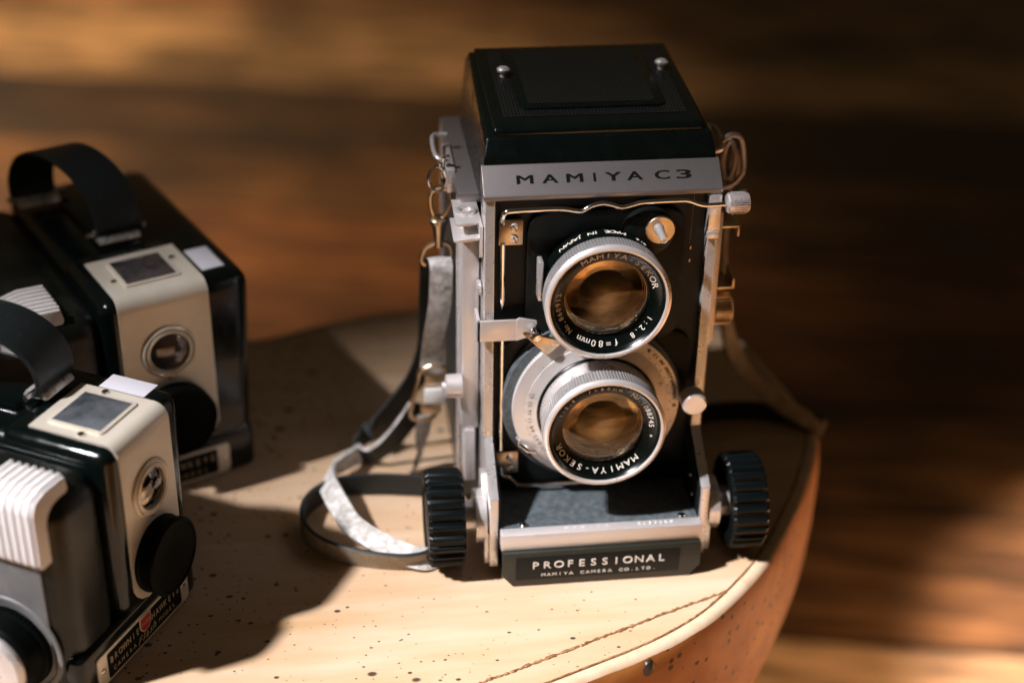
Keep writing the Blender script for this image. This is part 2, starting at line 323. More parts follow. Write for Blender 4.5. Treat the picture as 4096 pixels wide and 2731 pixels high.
# -------- lettering
_g = {}
def glyph(ch):
    if ch in _g: return _g[ch]
    c = bpy.data.curves.new('g', 'FONT'); c.body = ch; c.size = 1; c.extrude = .02; c.offset = 0; c.resolution_u = 3
    o = bpy.data.objects.new('g', c); COL.objects.link(o)
    dg = bpy.context.evaluated_depsgraph_get(); dg.update()
    me = bpy.data.meshes.new_from_object(o.evaluated_get(dg))
    bpy.data.objects.remove(o); bpy.data.curves.remove(c)
    vs = [v.co.copy() for v in me.vertices]; fs = [tuple(p.vertices) for p in me.polygons]
    x0 = min(v.x for v in vs); x1 = max(v.x for v in vs); bpy.data.meshes.remove(me)
    _g[ch] = (vs, fs, x0, x1); return _g[ch]
def put(mb, ch, pos, right, up, h, w=None, zs=1.0, slant=0):
    """one glyph centred (in x, cap middle in y) at pos; h = cap height, w = forced width"""
    vs, fs, x0, x1 = glyph(ch); k = h/.70; right = Vector(right).normalized(); up = Vector(up).normalized(); nn = right.cross(up)
    kx = (w/(x1-x0)) if w else k
    V = [mb.bm.verts.new(Vector(pos)+right*((v.x-(x0+x1)/2)*kx + slant*(v.y-.35)*k)+up*(v.y-.35)*k+nn*(v.z*k*zs)) for v in vs]
    for f in fs:
        try: mb.bm.faces.new([V[i] for i in f])
        except ValueError: pass
def line(mb, txt, a, b, up, h, wfac=1.0, slant=0):
    """text spread evenly from a to b"""
    a = Vector(a); b = Vector(b); n = len(txt); 
    for i, ch in enumerate(txt):
        if ch == ' ': continue
        x0, x1 = glyph(ch)[2:4]
        put(mb, ch, a.lerp(b, i/(n-1)), b-a, up, h, (x1-x0)*h/.70*wfac, slant=slant)
def ring_text(mb, txt, c, r, y, a0, a1, h, inward=False, wfac=1.0, tilt=0):
    """on a disc facing -y, angles in degrees clockwise from the top as seen from the front"""
    n = len(txt)
    for i, ch in enumerate(txt):
        if ch == ' ': continue
        a = math.radians(a0+(a1-a0)*(i/(n-1) if n > 1 else 0)); rad = Vector((math.sin(a), 0, math.cos(a))); tan = Vector((math.cos(a), 0, -math.sin(a)))
        pos = Vector(c)+rad*r; pos.y = y
        up = (rad + Vector((0, -tilt, 0))); right = tan
        if inward: up = -rad; right = -tan
        x0, x1 = glyph(ch)[2:4]
        put(mb, ch, pos, right, up, h, (x1-x0)*h/.70*wfac)

# ------------------------------------------------------------------ the floor
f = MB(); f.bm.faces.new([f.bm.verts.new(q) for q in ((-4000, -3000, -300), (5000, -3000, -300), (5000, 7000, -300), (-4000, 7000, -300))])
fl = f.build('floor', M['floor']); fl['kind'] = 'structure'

# ------------------------------------------------------------------ the stool
OUT = [(110, 59), (108.5, 85), (104, 112), (96, 144), (76, 172), (40, 190), (0, 196), (-55, 188), (-98, 177), (-131, 165), (-170, 172), (-220, 172), (-262, 138), (-290, 70), (-292, -10), (-275, -85), (-240, -140), (-190, -168),
       (-140, -135), (-80, -108), (-42, -94), (-9.2, -80.4), (9.4, -72.3), (26.2, -63.1), (42.2, -50.8), (63.8, -27.8), (82, 0), (97, 27)]
ol = spline([Vector((x, y, 0)) for x, y in OUT], 10, True)
stool = empty('round_stool', (-70, 20, -300), 0, 'thick round wooden stool with pitted orange edge, carrying the three old cameras', 'stool')
def inset(P, d, z):
    n = len(P); r = []
    for i, p in enumerate(P):
        t = (P[(i+1) % n]-P[(i-1) % n]).normalized(); nn = Vector((-t.y, t.x, 0)); r.append(p+nn*d+Vector((0, 0, z)))
    return r
OFF = Vector((70, -20, 300))
def ringmesh(rings, name, material, cap_top=False, cap_bot=False):
    mb = MB(); vr = [[mb.bm.verts.new(p+OFF) for p in R_] for R_ in rings]; n = len(vr[0])
    for A, B in zip(vr, vr[1:]):
        for i in range(n): mb.bm.faces.new((A[i], A[(i+1) % n], B[(i+1) % n], B[i]))
    if cap_top: mb.bm.faces.new(vr[0])
    if cap_bot: mb.bm.faces.new(vr[-1][::-1])
    return mb.build(name, material, stool, ang=50)
rnd = [random.uniform(-.5, .5) for _ in ol]
wob = [sum(rnd[(i+k) % len(ol)] for k in range(-2, 3))/3 for i in range(len(ol))]
def wobble(R_, a): return [p+Vector((0, 0, wob[i]*a)) for i, p in enumerate(R_)]
top_in = inset(ol, 5.5, 0)
ringmesh([top_in, inset(ol, 5.5, -2), ], 'seat_top', M['top'], cap_top=True)
ringmesh([inset(ol, 5.2, -1.5), inset(ol, 5.0, -.2), inset(ol, 4.4, 0.1), inset(ol, 2.6, 0.05), inset(ol, 1.1, -.35), wobble(inset(ol, .3, -1.6), .6)], 'pale_rim', M['edge'])
sd_prof = ((.3, -1.6), (-.5, -4), (-1.0, -9), (-1.4, -20), (-1.2, -38), (-.4, -52), (1.2, -61), (4, -68), (9, -73), (18, -76), (30, -77))
ringmesh([wobble(inset(ol, .3, -1.6), .6)]+[inset(ol, d, z) for d, z in sd_prof[1:]], 'pitted_side', M['side'], cap_bot=True)
g = MB(); GP = [(-72, -88.6), (-50.4, -80.2), (-29.6, -71.8), (-6, -61.8), (17.2, -52), (44.6, -41.2)]
gp = spline([Vector((x, y, 0)) for x, y in GP], 30)
g.tube([p+OFF+Vector((random.uniform(-.3, .3), random.uniform(-.25, .25), .02)) for p in gp], [.55+random.uniform(-.25, .3) for _ in gp], 6)
g.build('carved_groove', M['groove'], stool)
g = MB(); gi = inset(ol, 5.4, .02); g.tube([p+OFF+Vector((random.uniform(-.12, .12), random.uniform(-.12, .12), 0)) for p in gi], [.42+random.uniform(-.15, .15) for _ in gi], 6, loop=True)
g.build('carved_groove', M['groove'], stool)
# knot where the rim is chipped
g = MB(); g.lathe([(0, 1.2), (1.8, .9), (2.6, .3), (2.9, -.6)], (0, 0, 0), '-y', 24); g.xf(Matrix.Translation(OFF+Vector((9.6, -72.9, -5.6))) @ Matrix.Rotation(math.radians(25), 4, 'Z') @ Matrix.Diagonal((.9, 1, 1.25, 1)))
g.build('knot', mat('dark_knot', (.035, .02, .014), .4), stool)
for k in range(3):
    a = math.radians(30+120*k); c = Vector((120*math.cos(a), 70*math.sin(a)+5, 0)); e = Vector((c.x*1.15, c.y*1.15, 0))
    MB().tube([e, c+Vector((0, 0, 230))], [12, 18], 24).build('leg', M['side'], stool)

# ------------------------------------------------------------------ twin-lens camera
tlr = empty('twin_lens_camera', (0, 0, 0), 0, 'tall silver and black twin-lens camera standing at the right of the stool', 'camera')
P_ = tlr
MB().box(-47, 47, 26, 97, 1, 131, 3).build('camera_body', M['leather'], P_)
MB().box(-48, 48, 24, 98, 130, 134, 1).build('top_shoulder', M['band'], P_)
for sx_ in (-1, 1):
    a, b = sorted((sx_*46.8, sx_*48))
    MB().box(a, b, 24.5, 30, 4, 131, .3).box(a, b, 92, 98, 4, 131, .3).build('side_trim', M['chrome'], P_)
MB().prism([(-30, 1.5), (-28.5, 0), (97, 0), (97, 14), (-30, 14)], 'x', -33.5, 33.5, 0).prism([(-30.05, 4), (95, 4), (95, 15), (-30.05, 15)], 'x', -37, 37, .6).build('base_plate', M['base'], P_)
mb = MB().prism([(-37, 5), (-33, 0.2), (33, 0.2), (37, 5), (37, 14.5), (-37, 14.5)], 'y', -30.3, 60, .5).build('front_lip', M['base'], P_)
MB().box(-32, 29, -30.7, -30.25, 3.2, 13.2, .15).build('name_panel', M['matte'], P_)
t = MB(); line(t, 'PROFESSIONAL', (-24.6, -30.85, 9.7), (22.2, -30.85, 9.7), (0, 0, 1), 3.0, 1.15)
line(t, 'MAMIYA CAMERA CO.LTD.', (-21.8, -30.85, 5.3), (19.5, -30.85, 5.3), (0, 0, 1), 1.25, 1.3); t.build('lettering', M['letter'], mb and P_)
# inner box and bed
MB().box(-37.4, 37.4, 3.5, 26, 15, 141).build('lens_board', M['matte'], P_)
for a in (-37.4, 36.6): MB().prism([(-21, 15), (-21, 32.8), (1, 45.8), (1, 60), (4, 60), (4, 15)], 'x', a, a+.8).build('bed_cheek', M['matte'], P_)
MB().box(-36.9, 36.9, -24, 4, 14, 20.6).build('bed_tray', M['dusty'], P_)
b_ = MB().box(-37.1, 37.1, -28.4, -23.6, 15.2, 21.8, .35).build('bed_strip', M['silverpaint'], P_)
t = MB(); line(t, 'MAMIYA', (-13, -25.6, 21.95), (2, -25.6, 21.95), (0, 1, 0), 1.2); line(t, '2133250', (14, -25.6, 21.95), (26, -25.6, 21.95), (0, 1, 0), 1.5, 1.2); t.build('serial_number', M['white'], b_)
for x in (-28, 31): MB().lathe([(1.6, 0), (1.6, .5), (1.1, .9), (0, 1)], (x, -21, 20.6), 'z', 24).build('bed_screw', M['bright'], P_)
# U-shaped front frame
for sx_ in (-1, 1):
    a, b = sorted((sx_*37.5, sx_*40.7))
    MB().prism([(0, 141.6), (0, 46.5), (-22, 33.5), (-22, 3.6), (6, 3.6), (14, 20), (14, 141.6)], 'x', a, b, .35).build('frame_side', M['chrome'], P_)
    a, b = sorted((sx_*40.8, sx_*42.4))
    MB().prism([(-21, 18), (-21, 4.5), (-12, 4.5), (0, 10), (0, 33), (-8, 36), (-16, 29)], 'x', a, b, .3).build('side_bracket', M['chrome'], P_)
mb = MB().box(36.9, 41.2, -1.3, 3, 124.5, 127.2, .3).box(37.0, 41.4, -.8, 3, 127, 141, .3).build('frame_catch', M['chrome'], P_)
for q in ((36.6, -8, 30), (36.6, -12, 24)): MB().lathe([(.9, 0), (.8, .4), (0, .7)], q, '-x', 16).build('rivet', M['bright'], P_)
for z in (121, 116): MB().tube([(31.5, 0, z-.6), (31.5, 0, z+.6)], .5, 8).build('rivet', M['bright'], P_)
MB().tube([(31.8, .4, 141), (31.3, .4, 122)], .12, 5).build('thin_wire', M['brass'], P_)
# name band
MB().prism([(-.6, 141.7), (-.6, 143.2), (-.2, 143.6), (8.5, 150.9), (10, 150.9), (10, 141.7)], 'x', -41.4, 41.4, .15).build('name_band', M['band'], P_)
t = MB(); un = Vector((0, 9.0, 7.6)).normalized(); nn = Vector((0, -7.6, 9.0)).normalized()
for ch, zc, w_ in (('M', 760, 5.4), ('A', 925, 5.3), ('M', 1087, 5.4), ('I', 1218, None), ('Y', 1342, 5.4), ('A', 1485, 5.3), ('C', 1668, 5.0), ('3', 1812, 5.0)):
    x = -29.8+(zc-705)*60.6/1155; c = Vector((0, 4.1, 147.25))+nn*.04; c.x = x
    for k_ in (-.2, -.1, 0, .1, .2): put(t, ch, c+Vector((k_, 0, 0))+nn*(k_*.05), (1, 0, 0), un, 3.3, w_, zs=.6)
t.build('engraved_lettering', M['ink'], P_)
# focusing hood
def taper(v):
    return v
mb = MB(); mb.prism([(8.7, 150.8), (9.6, 153), (12.8, 159.3), (84, 165), (90, 160), (92, 134), (8.7, 134)], 'x', -40.8, 40.8)
for v in mb.bm.verts:
    if v.co.z > 151: v.co.x *= 1-(v.co.z-151)*.0050
es = [e for e in mb.bm.edges]
bmesh.ops.bevel(mb.bm, geom=es, offset=.9, segments=3, profile=.5, affect='EDGES')
mb.build('focusing_hood', M['black'], P_)
hs = (165.2-159.9)/(82-13.5)      # slope of the lid
def lidz(y): return 159.9+(y-13.5)*hs
mb = MB(); mb.prism([(13.6, lidz(13.6)-1), (13.6, lidz(13.6)+1.2), (15, lidz(15)+2.2), (81, lidz(81)+2.2), (82.5, lidz(82)+1), (82.5, lidz(82)-1)], 'x', -36.4, 36.4, .7, 3)
lid = mb.build('hood_lid', M['black'], P_)
def rrect(x0, x1, y0, y1, r, n=6):
    P = []
    for cx, cy, a0 in ((x1-r, y1-r, 0), (x0+r, y1-r, 90), (x0+r, y0+r, 180), (x1-r, y0+r, 270)):
        for i in range(n+1):
            a = math.radians(a0+90*i/n); P.append((cx+r*math.cos(a), cy+r*math.sin(a)))
    return P
def lidpatch(x0, x1, y0, y1, r, dz, th, name, m_, bev=0):
    mb = MB(); mb.prism(rrect(x0, x1, y0, y1, r), 'z', 0, th, bev)
    for v in mb.bm.verts: v.co.z += lidz(v.co.y)+dz
    return mb.build(name, m_, lid)
lidpatch(-32.5, 32.5, 22, 79, .8, 2.1, .25, 'leather_insert', M['hoodleather'])
lidpatch(-26, 26, 27, 78, 3, 2.3, .7, 'raised_panel', M['black'], .25)
lidpatch(-22.5, 22.5, 30.5, 75, 2, 2.9, .25, 'leather_insert', M['hoodleather'])
for x, y in ((-28.4, 55), (30.4, 58)):
    MB().lathe([(1.3, 0), (1.3, 1.8), (2.3, 2.4), (2.4, 3.1), (1.6, 3.8), (0, 4)], (x, y, lidz(y)+2.1), 'z', 24).build('hood_stud', M['chrome'], lid)
# wavy rod across the top
mb = MB(); wv = [(-34.8, 0, 133), (-35.1, -2, 136), (-34.0, -3, 138.6), (-30, -3, 139), (-26.4, -3, 139.1), (-15.9, -3, 139.1), (-11, -3, 138.3), (-8, -3, 138.0), (-5.4, -3, 139.4), (-1.9, -3, 140.5), (1.2, -3, 140.2), (5.6, -3, 138.8), (9.2, -3, 139.5), (13.5, -3, 140.4), (25.5, -3, 140.6), (29.1, -3, 140.3), (33.7, -3, 138.6), (37.8, -3, 138.4), (43, -3, 138.6)]
mb.tube(wv, .85, 12, smooth=5); rod = mb.build('release_rod', M['bright'], P_)
MB().lathe([(0, 0), (3, 0), (3.6, .6), (3.6, 1.6), (3.9, 1.7, .5), (3.9, 6.2, .5), (3.2, 7.6), (0, 7.8)], (42.4, -3, 138.8), 'x', 120, knurl=30).build('knurled_end', M['chrome'], rod)
mb = MB(); mb.tube([(-34.6, .5, 125), (-34.5, .5, 103), (-34.4, 1.5, 99)], [.9, .9, .4], 10).tube([(-34.4, .5, 90), (-34.3, .5, 40)], .8, 10)
mb.tube([(-34.4, 0, 33), (-34, 0, 29.5), (-32.7, 0, 28.4), (-30.5, 0, 27.6), (-28.6, 0, 25.2), (-26.2, 0, 23.9), (-15.9, 0, 23.8), (14, 0, 23.6)], .75, 10, smooth=4)
mb.build('side_rod', M['bright'], P_)
for z0, nm in ((124.3, 'screw_plate'), (29.5, 'screw_plate')):
    pl = MB().box(-36, -27.6, .6, 2.2, z0, z0+9.4, .3).build(nm, M['brass'], P_)
    for z in (z0+2.5, z0+6.9):
        MB().lathe([(0, 0), (1.5, 0), (1.45, .5), (1.0, .85), (0, .95)], (-30.6, .6, z), '-y', 28).build('screw', M['chrome'], pl)
        MB().box(-1.3, 1.3, -.05, .05, -.16, .16).xf(Matrix.Translation((-30.6, -.36, z)) @ Matrix.Rotation(math.radians(60), 4, 'Y')).build('screw_slot', M['ink'], pl)
# plates around the taking/viewing lenses
MB().prism(rrect(-26, 30, 84, 136, 8), 'y', 1.4, 3.6, .3).build('lens_panel', M['matte'], P_)
MB().prism(rrect(-35, 35, 25, 86, 6), 'y', 1.9, 3.6, .3).build('lens_panel', M['matte'], P_)
def lens(z, y0, yf, amber, name):
    """y0: where the ring part begins, yf: front rim"""
    L_ = yf  # negative
    o = MB().lathe([(21.0, 0), (21.3, 5), (21.0, -y0-.6), (20.4, -y0-.2), (20.4, -y0)], (0, 0, z), '-y', 128, close=False).build(name, M['black'] if amber == 'amberdark' else M['chrome'], P_)
    MB().lathe([(21.0, -y0-.4), (21.7, -y0), (21.9, -y0+.3, .32), (22.1, -yf-2.4, .32), (22.0, -yf-2.1), (21.7, -yf-1.5)], (0, 0, z), '-y', 480, knurl=120, close=False).build('knurled_ring', M['knurl'], o)
    MB().lathe([(21.7, -yf-1.9), (22.1, -yf-1.7), (22.15, -yf-1.1), (21.6, -yf-.4), (20.9, -yf), (20.3, -yf-.1), (20.1, -yf-1.6)], (0, 0, z), '-y', 160, close=False).build('front_rim', M['silver'], o)
    MB().lathe([(20.1, -yf-1.2), (19.6, -yf-1.9), (19.2, -yf-2.0), (18.9, -yf-2.4), (15.2, -yf-3.9), (14.9, -yf-4.0), (14.8, -yf-5.2)], (0, 0, z), '-y', 128, close=False).build('name_ring', M['black'], o)
    R_ = 34; c0 = -yf-4.6
    g = MB().lathe([(14.85*q/8, c0+(math.sqrt(R_**2-(14.85*q/8)**2)-math.sqrt(R_**2-14.85**2))) for q in range(8, 0, -1)]+[(0, c0+R_-math.sqrt(R_**2-14.85**2))], (0, 0, z), '-y', 96, close=False).build('front_glass', M['glass'], o)
    R2 = 26; c1 = -yf-11
    MB().lathe([(13.6*q/8, c1+(math.sqrt(R2**2-(13.6*q/8)**2)-math.sqrt(R2**2-13.6**2))) for q in range(8, 0, -1)]+[(0, c1+R2-math.sqrt(R2**2-13.6**2))], (0, 0, z), '-y', 96, close=False).build('inner_glass', M[amber], o)
    R3 = 30; c2 = -yf-7.2; sag = R3-math.sqrt(R3**2-14.2**2)
    MB().lathe([(14.2*q/8, c2-(math.sqrt(R3**2-(14.2*q/8)**2)-math.sqrt(R3**2-14.2**2))*.7) for q in range(8, 0, -1)]+[(0, c2-sag*.7)], (0, 0, z), '-y', 96, close=False).build('middle_glass', M['glass'], o)
    mb = MB()
    for r_, h_, q in ((14.4, -yf-6.2, .12), (14.0, -yf-8, .1), (13.6, -yf-9.6, .1)):
        mb.tube([(r_*math.cos(a*PI/48), -h_, z+r_*math.sin(a*PI/48)) for a in range(96)], q, 6, loop=True)
    mb.build('retaining_ring', M['brass'], o)
    MB().lathe([(14.8, -yf-5), (14.2, -yf-8), (13.7, -yf-11.5)], (0, 0, z), '-y', 96, close=False).build('inner_barrel', M['black'], o)
    return o
up_ = lens(109.3, -9.5, -17.7, 'amberdark', 'viewing_lens')
lo_ = lens(60.3, -15.5, -24.0, 'amber', 'taking_lens')
def yring(yf, r): return yf+2.4+(18.9-r)/3.7*1.5-.06 if r < 18.9 else yf+2.3
t = MB(); c = (0, 0, 109.3); yy = yring(-17.7, 17.1)
ring_text(t, 'MAMIYA-SEKOR', c, 17.2, yy-.02, -30, 74, 2.2, wfac=1.15, tilt=.4); ring_text(t, '1:2.8', c, 17.2, yy-.02, 117, 146, 2.0, tilt=.4)
ring_text(t, 'f=80mm', c, 17.2, yy-.02, 167, 212, 2.3, wfac=1.1, tilt=.4); ring_text(t, 'No.860912', c, 17.2, yy-.02, 229, 279, 1.9, tilt=.4)
t.build('lettering', M['letter'], up_)
t = MB(); c = (0, 0, 60.3); yy = yring(-24, 17.1)
ring_text(t, 'MAMIYA-SEKOR', c, 17.2, yy-.02, 137, 250, 2.2, wfac=1.15, tilt=.4); ring_text(t, 'No.1088745', c, 17.2, yy-.02, 36, 87, 1.9, tilt=.4)
ring_text(t, '*', c, 17.2, yy-.02, 101, 101, 1.6, tilt=.4)
ring_text(t, '1:2.8', c, 17.2, yy-.02, -66, -42, 1.4, tilt=.4); ring_text(t, 'f=80mm', c, 17.2, yy-.02, -20, 18, 1.4, tilt=.4)
t.build('lettering', M['letter'], lo_)
# barrel text
t = MB()
def barrel(txt, a0, a1, y, h):
    for i, ch in enumerate(txt):
        if ch == ' ': continue
        a = math.radians(a0+(a1-a0)*i/(len(txt)-1)); rad = Vector((math.sin(a), 0, math.cos(a)))
        x0, x1 = glyph(ch)[2:4]
        put(t, ch, Vector((0, y, 109.3))+rad*21.33, (-math.cos(a), 0, math.sin(a)), (0, -1, 0), h, (x1-x0)*h/.7*1.3)
barrel('MADE IN JAPAN', 17, -44, -4.6, 1.9); barrel('878', 42, 33, -4.6, 1.4)
t.build('barrel_lettering', M['letter'], up_)
MB().box(-23, -21.2, -7, -1.5, 106, 121, .5).build('barrel_clip', M['chrome'], up_)
# shutter
sh = MB().lathe([(33.0, 0), (33.3, 1.5), (32.6, 4), (30, 4.6)], (-1.2, 2, 60.6), '-y', 128).build('shutter_housing', M['dusty'], P_)
MB().lathe([(30.6, .5), (30.9, 1.6, .3), (30.9, 4.0, .3), (30.6, 4.6), (26.4, 5.6), (26.2, 5.5)], (0, 0, 60.3), '-y', 480, knurl=160, close=False).build('speed_ring', M['silver'], sh)
MB().lathe([(26.3, 5.2), (26.2, 5.9), (22.4, 7.2), (22.0, 7.0), (21.8, 5)], (0, 0, 60.3), '-y', 128, close=False).build('face_ring', M['silver'], sh)
MB().lathe([(22.1, 6.8), (21.6, 7.6), (21.0, 7.8), (20.6, 7.0)], (0, 0, 60.3), '-y', 128, close=False).build('black_collar', M['black'], sh)
MB().lathe([(20.7, 6), (20.7, 15.3), (21.0, 15.6)], (0, 0, 60.3), '-y', 128, close=False).build('barrel', M['chrome'], sh)
t = MB(); c = (0, 0, 60.3)
for s_, a in (('8', 39), ('15', 46), ('30', 53.5), ('60', 61), ('125', 68), ('250', 75.5), ('500', 83.5), ('B', 92)):
    w_ = 1.35*(len(s_)-1); ring_text(t, s_, c, 28.6, -5.12, a+w_, a-w_, 1.9, inward=True, wfac=.95) if len(s_) > 1 else ring_text(t, s_, c, 28.6, -5.12, a, a, 1.9, inward=True)
for i in range(9):
    a = math.radians(36+7.4*i); rd = Vector((math.sin(a), 0, math.cos(a)))
    t.tube([Vector((0, -5.65, 60.3))+rd*26.6, Vector((0, -5.5, 60.3))+rd*27.4], .1, 4)
a = math.radians(68); rd = Vector((math.sin(a), 0, math.cos(a))); tn = Vector((math.cos(a), 0, -math.sin(a))); q = Vector((0, -6.6, 60.3))+rd*24.6
t.tube([q+rd*.9, q-rd*.8+tn*.7, q-rd*.8-tn*.7], .14, 4, loop=True)
t.build('speed_numbers', M['ink'], sh)
t = MB()
for s_, a in (('32', -74), ('22', -82), ('16', -90), ('11', -98), ('8', -105), ('5.6', -112), ('4', -119), ('2.8', -126)):
    ring_text(t, s_, c, 24.8, -6.58, a-1.5*(len(s_)-1), a+1.5*(len(s_)-1), 1.7, wfac=.95)
    a_ = math.radians(a); rd = Vector((math.sin(a_), 0, math.cos(a_))); t.tube([Vector((0, -6.1, 60.3))+rd*25.9, Vector((0, -6.0, 60.3))+rd*26.7], .09, 4)
t.build('aperture_numbers', mat('grey_ink', (.22, .2, .18), .5), sh)
MB().prism([(-28.2, 93), (-27.0, 93.4), (-13, 89), (-19, 83.5)], 'y', -6.2, -5.2, .25).build('cocking_lever', M['brass'], sh)
MB().tube([(-28.5, -1, 46.5), (-27.5, -5, 45.5), (-25, -6.5, 44), (-22, -7, 43.2)], [1.4, 1.6, 1.4, .8], 14).build('sync_post', M['bright'], sh)
# knob at the right of the shutter, small chrome disc top right
kn = MB().lathe([(0, 0), (1.5, 0), (1.5, 3), (4.3, 3.2), (4.6, 3.4, .35), (4.6, 8.4, .35), (4.3, 9.2), (3.8, 9.6), (0, 9.7)], (35.2, -1.5, 62.3), '-y', 144, knurl=36).build('focus_lock_knob', M['silver'], P_)
d_ = MB().lathe([(0, 0), (5.0, 0), (5.2, .4), (5.2, 1.3), (4.9, 1.6), (0, 1.7)], (19.6, -2.2, 129.8), '-y', 64).build('chrome_disc', M['brass'], P_)
MB().lathe([(1.9, 0), (1.3, 5.5), (1.5, 5.6), (1.5, 8.4), (1.2, 9.2), (.75, 9.2), (.75, 8.6), (0, 8.6)], (18.9, -3.8, 130.6), '-y', 32).build('cable_release_socket', M['chrome'], d_)
MB().lathe([(9, 0), (9.5, 2), (7.5, 3.2)], (16, 1.6, 128), '-y', 48).build('socket_boss', M['matte'], P_)
# clip arm at the left
ar = MB().box(-43.6, -29.2, -2.6, -1.4, 88.2, 96.4, .25).box(-43.6, -42.4, -2.6, 8, 88.2, 96.4, .25).prism([(-29.8, 96.6), (-28.8, 97.4), (-22.5, 96.0), (-22.0, 90.5), (-29.8, 88.2)], 'y', -3.0, -2.0, .25).build('clip_arm', M['silverpaint'], P_)
MB().lathe([(1.8, 0), (1.9, 3), (2.2, 3.2), (2.2, 5.6), (1.6, 6.8), (0, 7.3)], (-23.4, -2.6, 93.0), '-y', 32).build('clip_pin', M['bright'], ar)
# side rails and fittings
MB().box(-47.6, -41.2, 13, 25, 42, 128, .8).build('side_rail', M['silverpaint'], P_)
MB().box(-46.6, -42.5, 12, 24, 19, 42, .6).build('side_rail', M['silverpaint'], P_)
MB().prism([(41.0, 128), (46.5, 128), (46.5, 76), (44.5, 72.5), (41.0, 72)], 'y', 13, 25, .5).build('side_rail', M['silverpaint'], P_)
tb = MB().prism([(-50.3, 7), (-49, 6), (-41.2, 8), (-41.2, 26), (-50, 27)], 'z', 129.4, 130.4, .2).prism([(-51.3, 4), (-50, 3), (-41.2, 5), (-41.2, 22), (-51, 22)], 'z', 124.6, 125.6, .2).box(-42.2, -41.0, 4.5, 22, 118, 130, .2).build('flash_bracket', M['silverpaint'], P_)
MB().lathe([(3.1, -5), (3.1, 0), (3.7, .1), (3.7, .8), (3.0, 1.1), (2.1, .9), (2.0, -2), (0, -2)], (-45.8, 16.5, 130.4), 'z', 48, close=False).build('bushing', M['chrome'], tb)
MB().lathe([(0, -1.6), (1.6, -1.6), (1.8, -.6), (3.0, -.4), (4.4, 0), (4.5, 5.6), (4.2, 6), (0, 6)], (-53.5, 11, 62.5), 'x', 64).build('shutter_knob', M['silverpaint'], P_)
MB().lathe([(2.8, 0), (2.8, 1), (2.2, 1.5), (0, 1.5)], (-41.2, 9, 104), '-x', 32).build('side_screw', M['chrome'], P_)
MB().lathe([(0, 0), (6.6, 0), (7, .5), (7.2, .8, .4), (7.2, 6.4, .4), (6.6, 7.2), (0, 7.4)], (47.5, 24, 84), 'x', 160, knurl=40).build('crank_dial', M['brass'], P_)
mb = MB()
for z in (119, 94): 
    s_ = 1 if z > 100 else -1
    mb.box(47, 54.6, 19, 30, z-.4, z+.4, .15).box(53.8, 54.6, 19, 30, min(z, z-4*s_), max(z, z-4*s_), .15).prism([(47, z+.4), (53, z+.4), (47, z+8)], 'y', 29, 30)
mb.build('accessory_bracket', M['brass'], P_)
# focusing knobs
for sx_, ax in ((-1, '-x'), (1, 'x')):
    x0 = 49.6 if sx_ < 0 else 48.6
    k_ = MB(); N = 26; seg = N*12; prof = [(14, 0), (16.4, .4), (16.8, 1.0)]
    rings = []; m_ = Matrix.Translation((sx_*x0, -12, 20.2)) @ AX[ax]
    hp = [(12, 0, 0), (16.6, .2, 0), (17.2, 1.2, .9), (17.3, 12.4, .9), (16.6, 13.6, .3), (14.5, 14.0, 0), (13.6, 13.2, 0), (0, 13.0, 0)]
    for r, h, k in hp:
        if r == 0: rings.append([k_.bm.verts.new(m_ @ Vector((0, 0, h)))]); continue
        rings.append([k_.bm.verts.new(m_ @ Vector(((r+k*max(-.55, math.cos(2*PI*N*i/seg)))*math.cos(2*PI*i/seg), (r+k*max(-.55, math.cos(2*PI*N*i/seg)))*math.sin(2*PI*i/seg), h))) for i in range(seg)])
    for A, B in zip(rings, rings[1:]):
        for i in range(seg):
            j = (i+1) % seg
            if len(B) == 1: k_.bm.faces.new((A[i], B[0], A[j]))
            else: k_.bm.faces.new((A[i], B[i], B[j], A[j]))
    kn = k_.build('focusing_knob', M['knobblack'], P_, ang=25)
    MB().lathe([(10, 0), (10, 4), (6, 4), (6, 10)], (sx_*41.5, -12, 20.2), ax, 64).build('knob_hub', M['chrome'], kn)
# strap lugs
for sx_ in (-1, 1):
    lg = MB().tube([(sx_*48, 46, 137), (sx_*52.5, 46, 138), (sx_*54, 50, 139), (sx_*54, 60, 140), (sx_*52.5, 64, 140), (sx_*48, 64, 140)], .9, 8, smooth=3).box(*sorted((sx_*47, sx_*50)), 42, 68, 126, 135, .4).build('strap_lug', M['chrome'], P_)

# ------------------------------------------------------------------ carrying strap
st = empty('carrying_strap', (-60, 45, 0), 0, 'worn grey and black strap clipped to the twin-lens camera and looped beside it', 'strap')
O2 = Vector((60, -45, 0))
def sp(P): return [Vector(p)+O2 for p in P]
rg = MB()
for dx in (0, 1.6): rg.tube(sp([(-51+dx+.6*math.sin(a*PI/10), 46-1.5*math.cos(a*PI/10)+dx, 133+6.2*math.cos(a*PI/10)) for a in range(20)]), .55, 8, loop=True)
rg.tube(sp([(-53.5+3.2*math.sin(a*PI/10), 44, 131+5*math.cos(a*PI/10)) for a in range(20)]), .6, 8, loop=True)
rg.build('split_ring', M['bright'], st)
hk = MB(); hk.tube(sp([(-51.4, 45, 115), (-48.6, 45, 120.5), (-49.4, 45, 125.5), (-52.4, 45, 127.2), (-55.6, 45, 125), (-56.0, 45, 120), (-54.6, 45, 115)]), .95, 10, smooth=5)
hk.lathe([(3.2, 0), (3.6, .6), (3.6, 2), (3, 2.6), (2.2, 2.8)], Vector((-53.1, 45, 112.6))+O2, 'z', 32)
hk.lathe([(1.6, 0), (1.8, 3), (2.7, 9.4), (1.0, 9.8)], Vector((-53.1, 45, 103))+O2, 'z', 32)
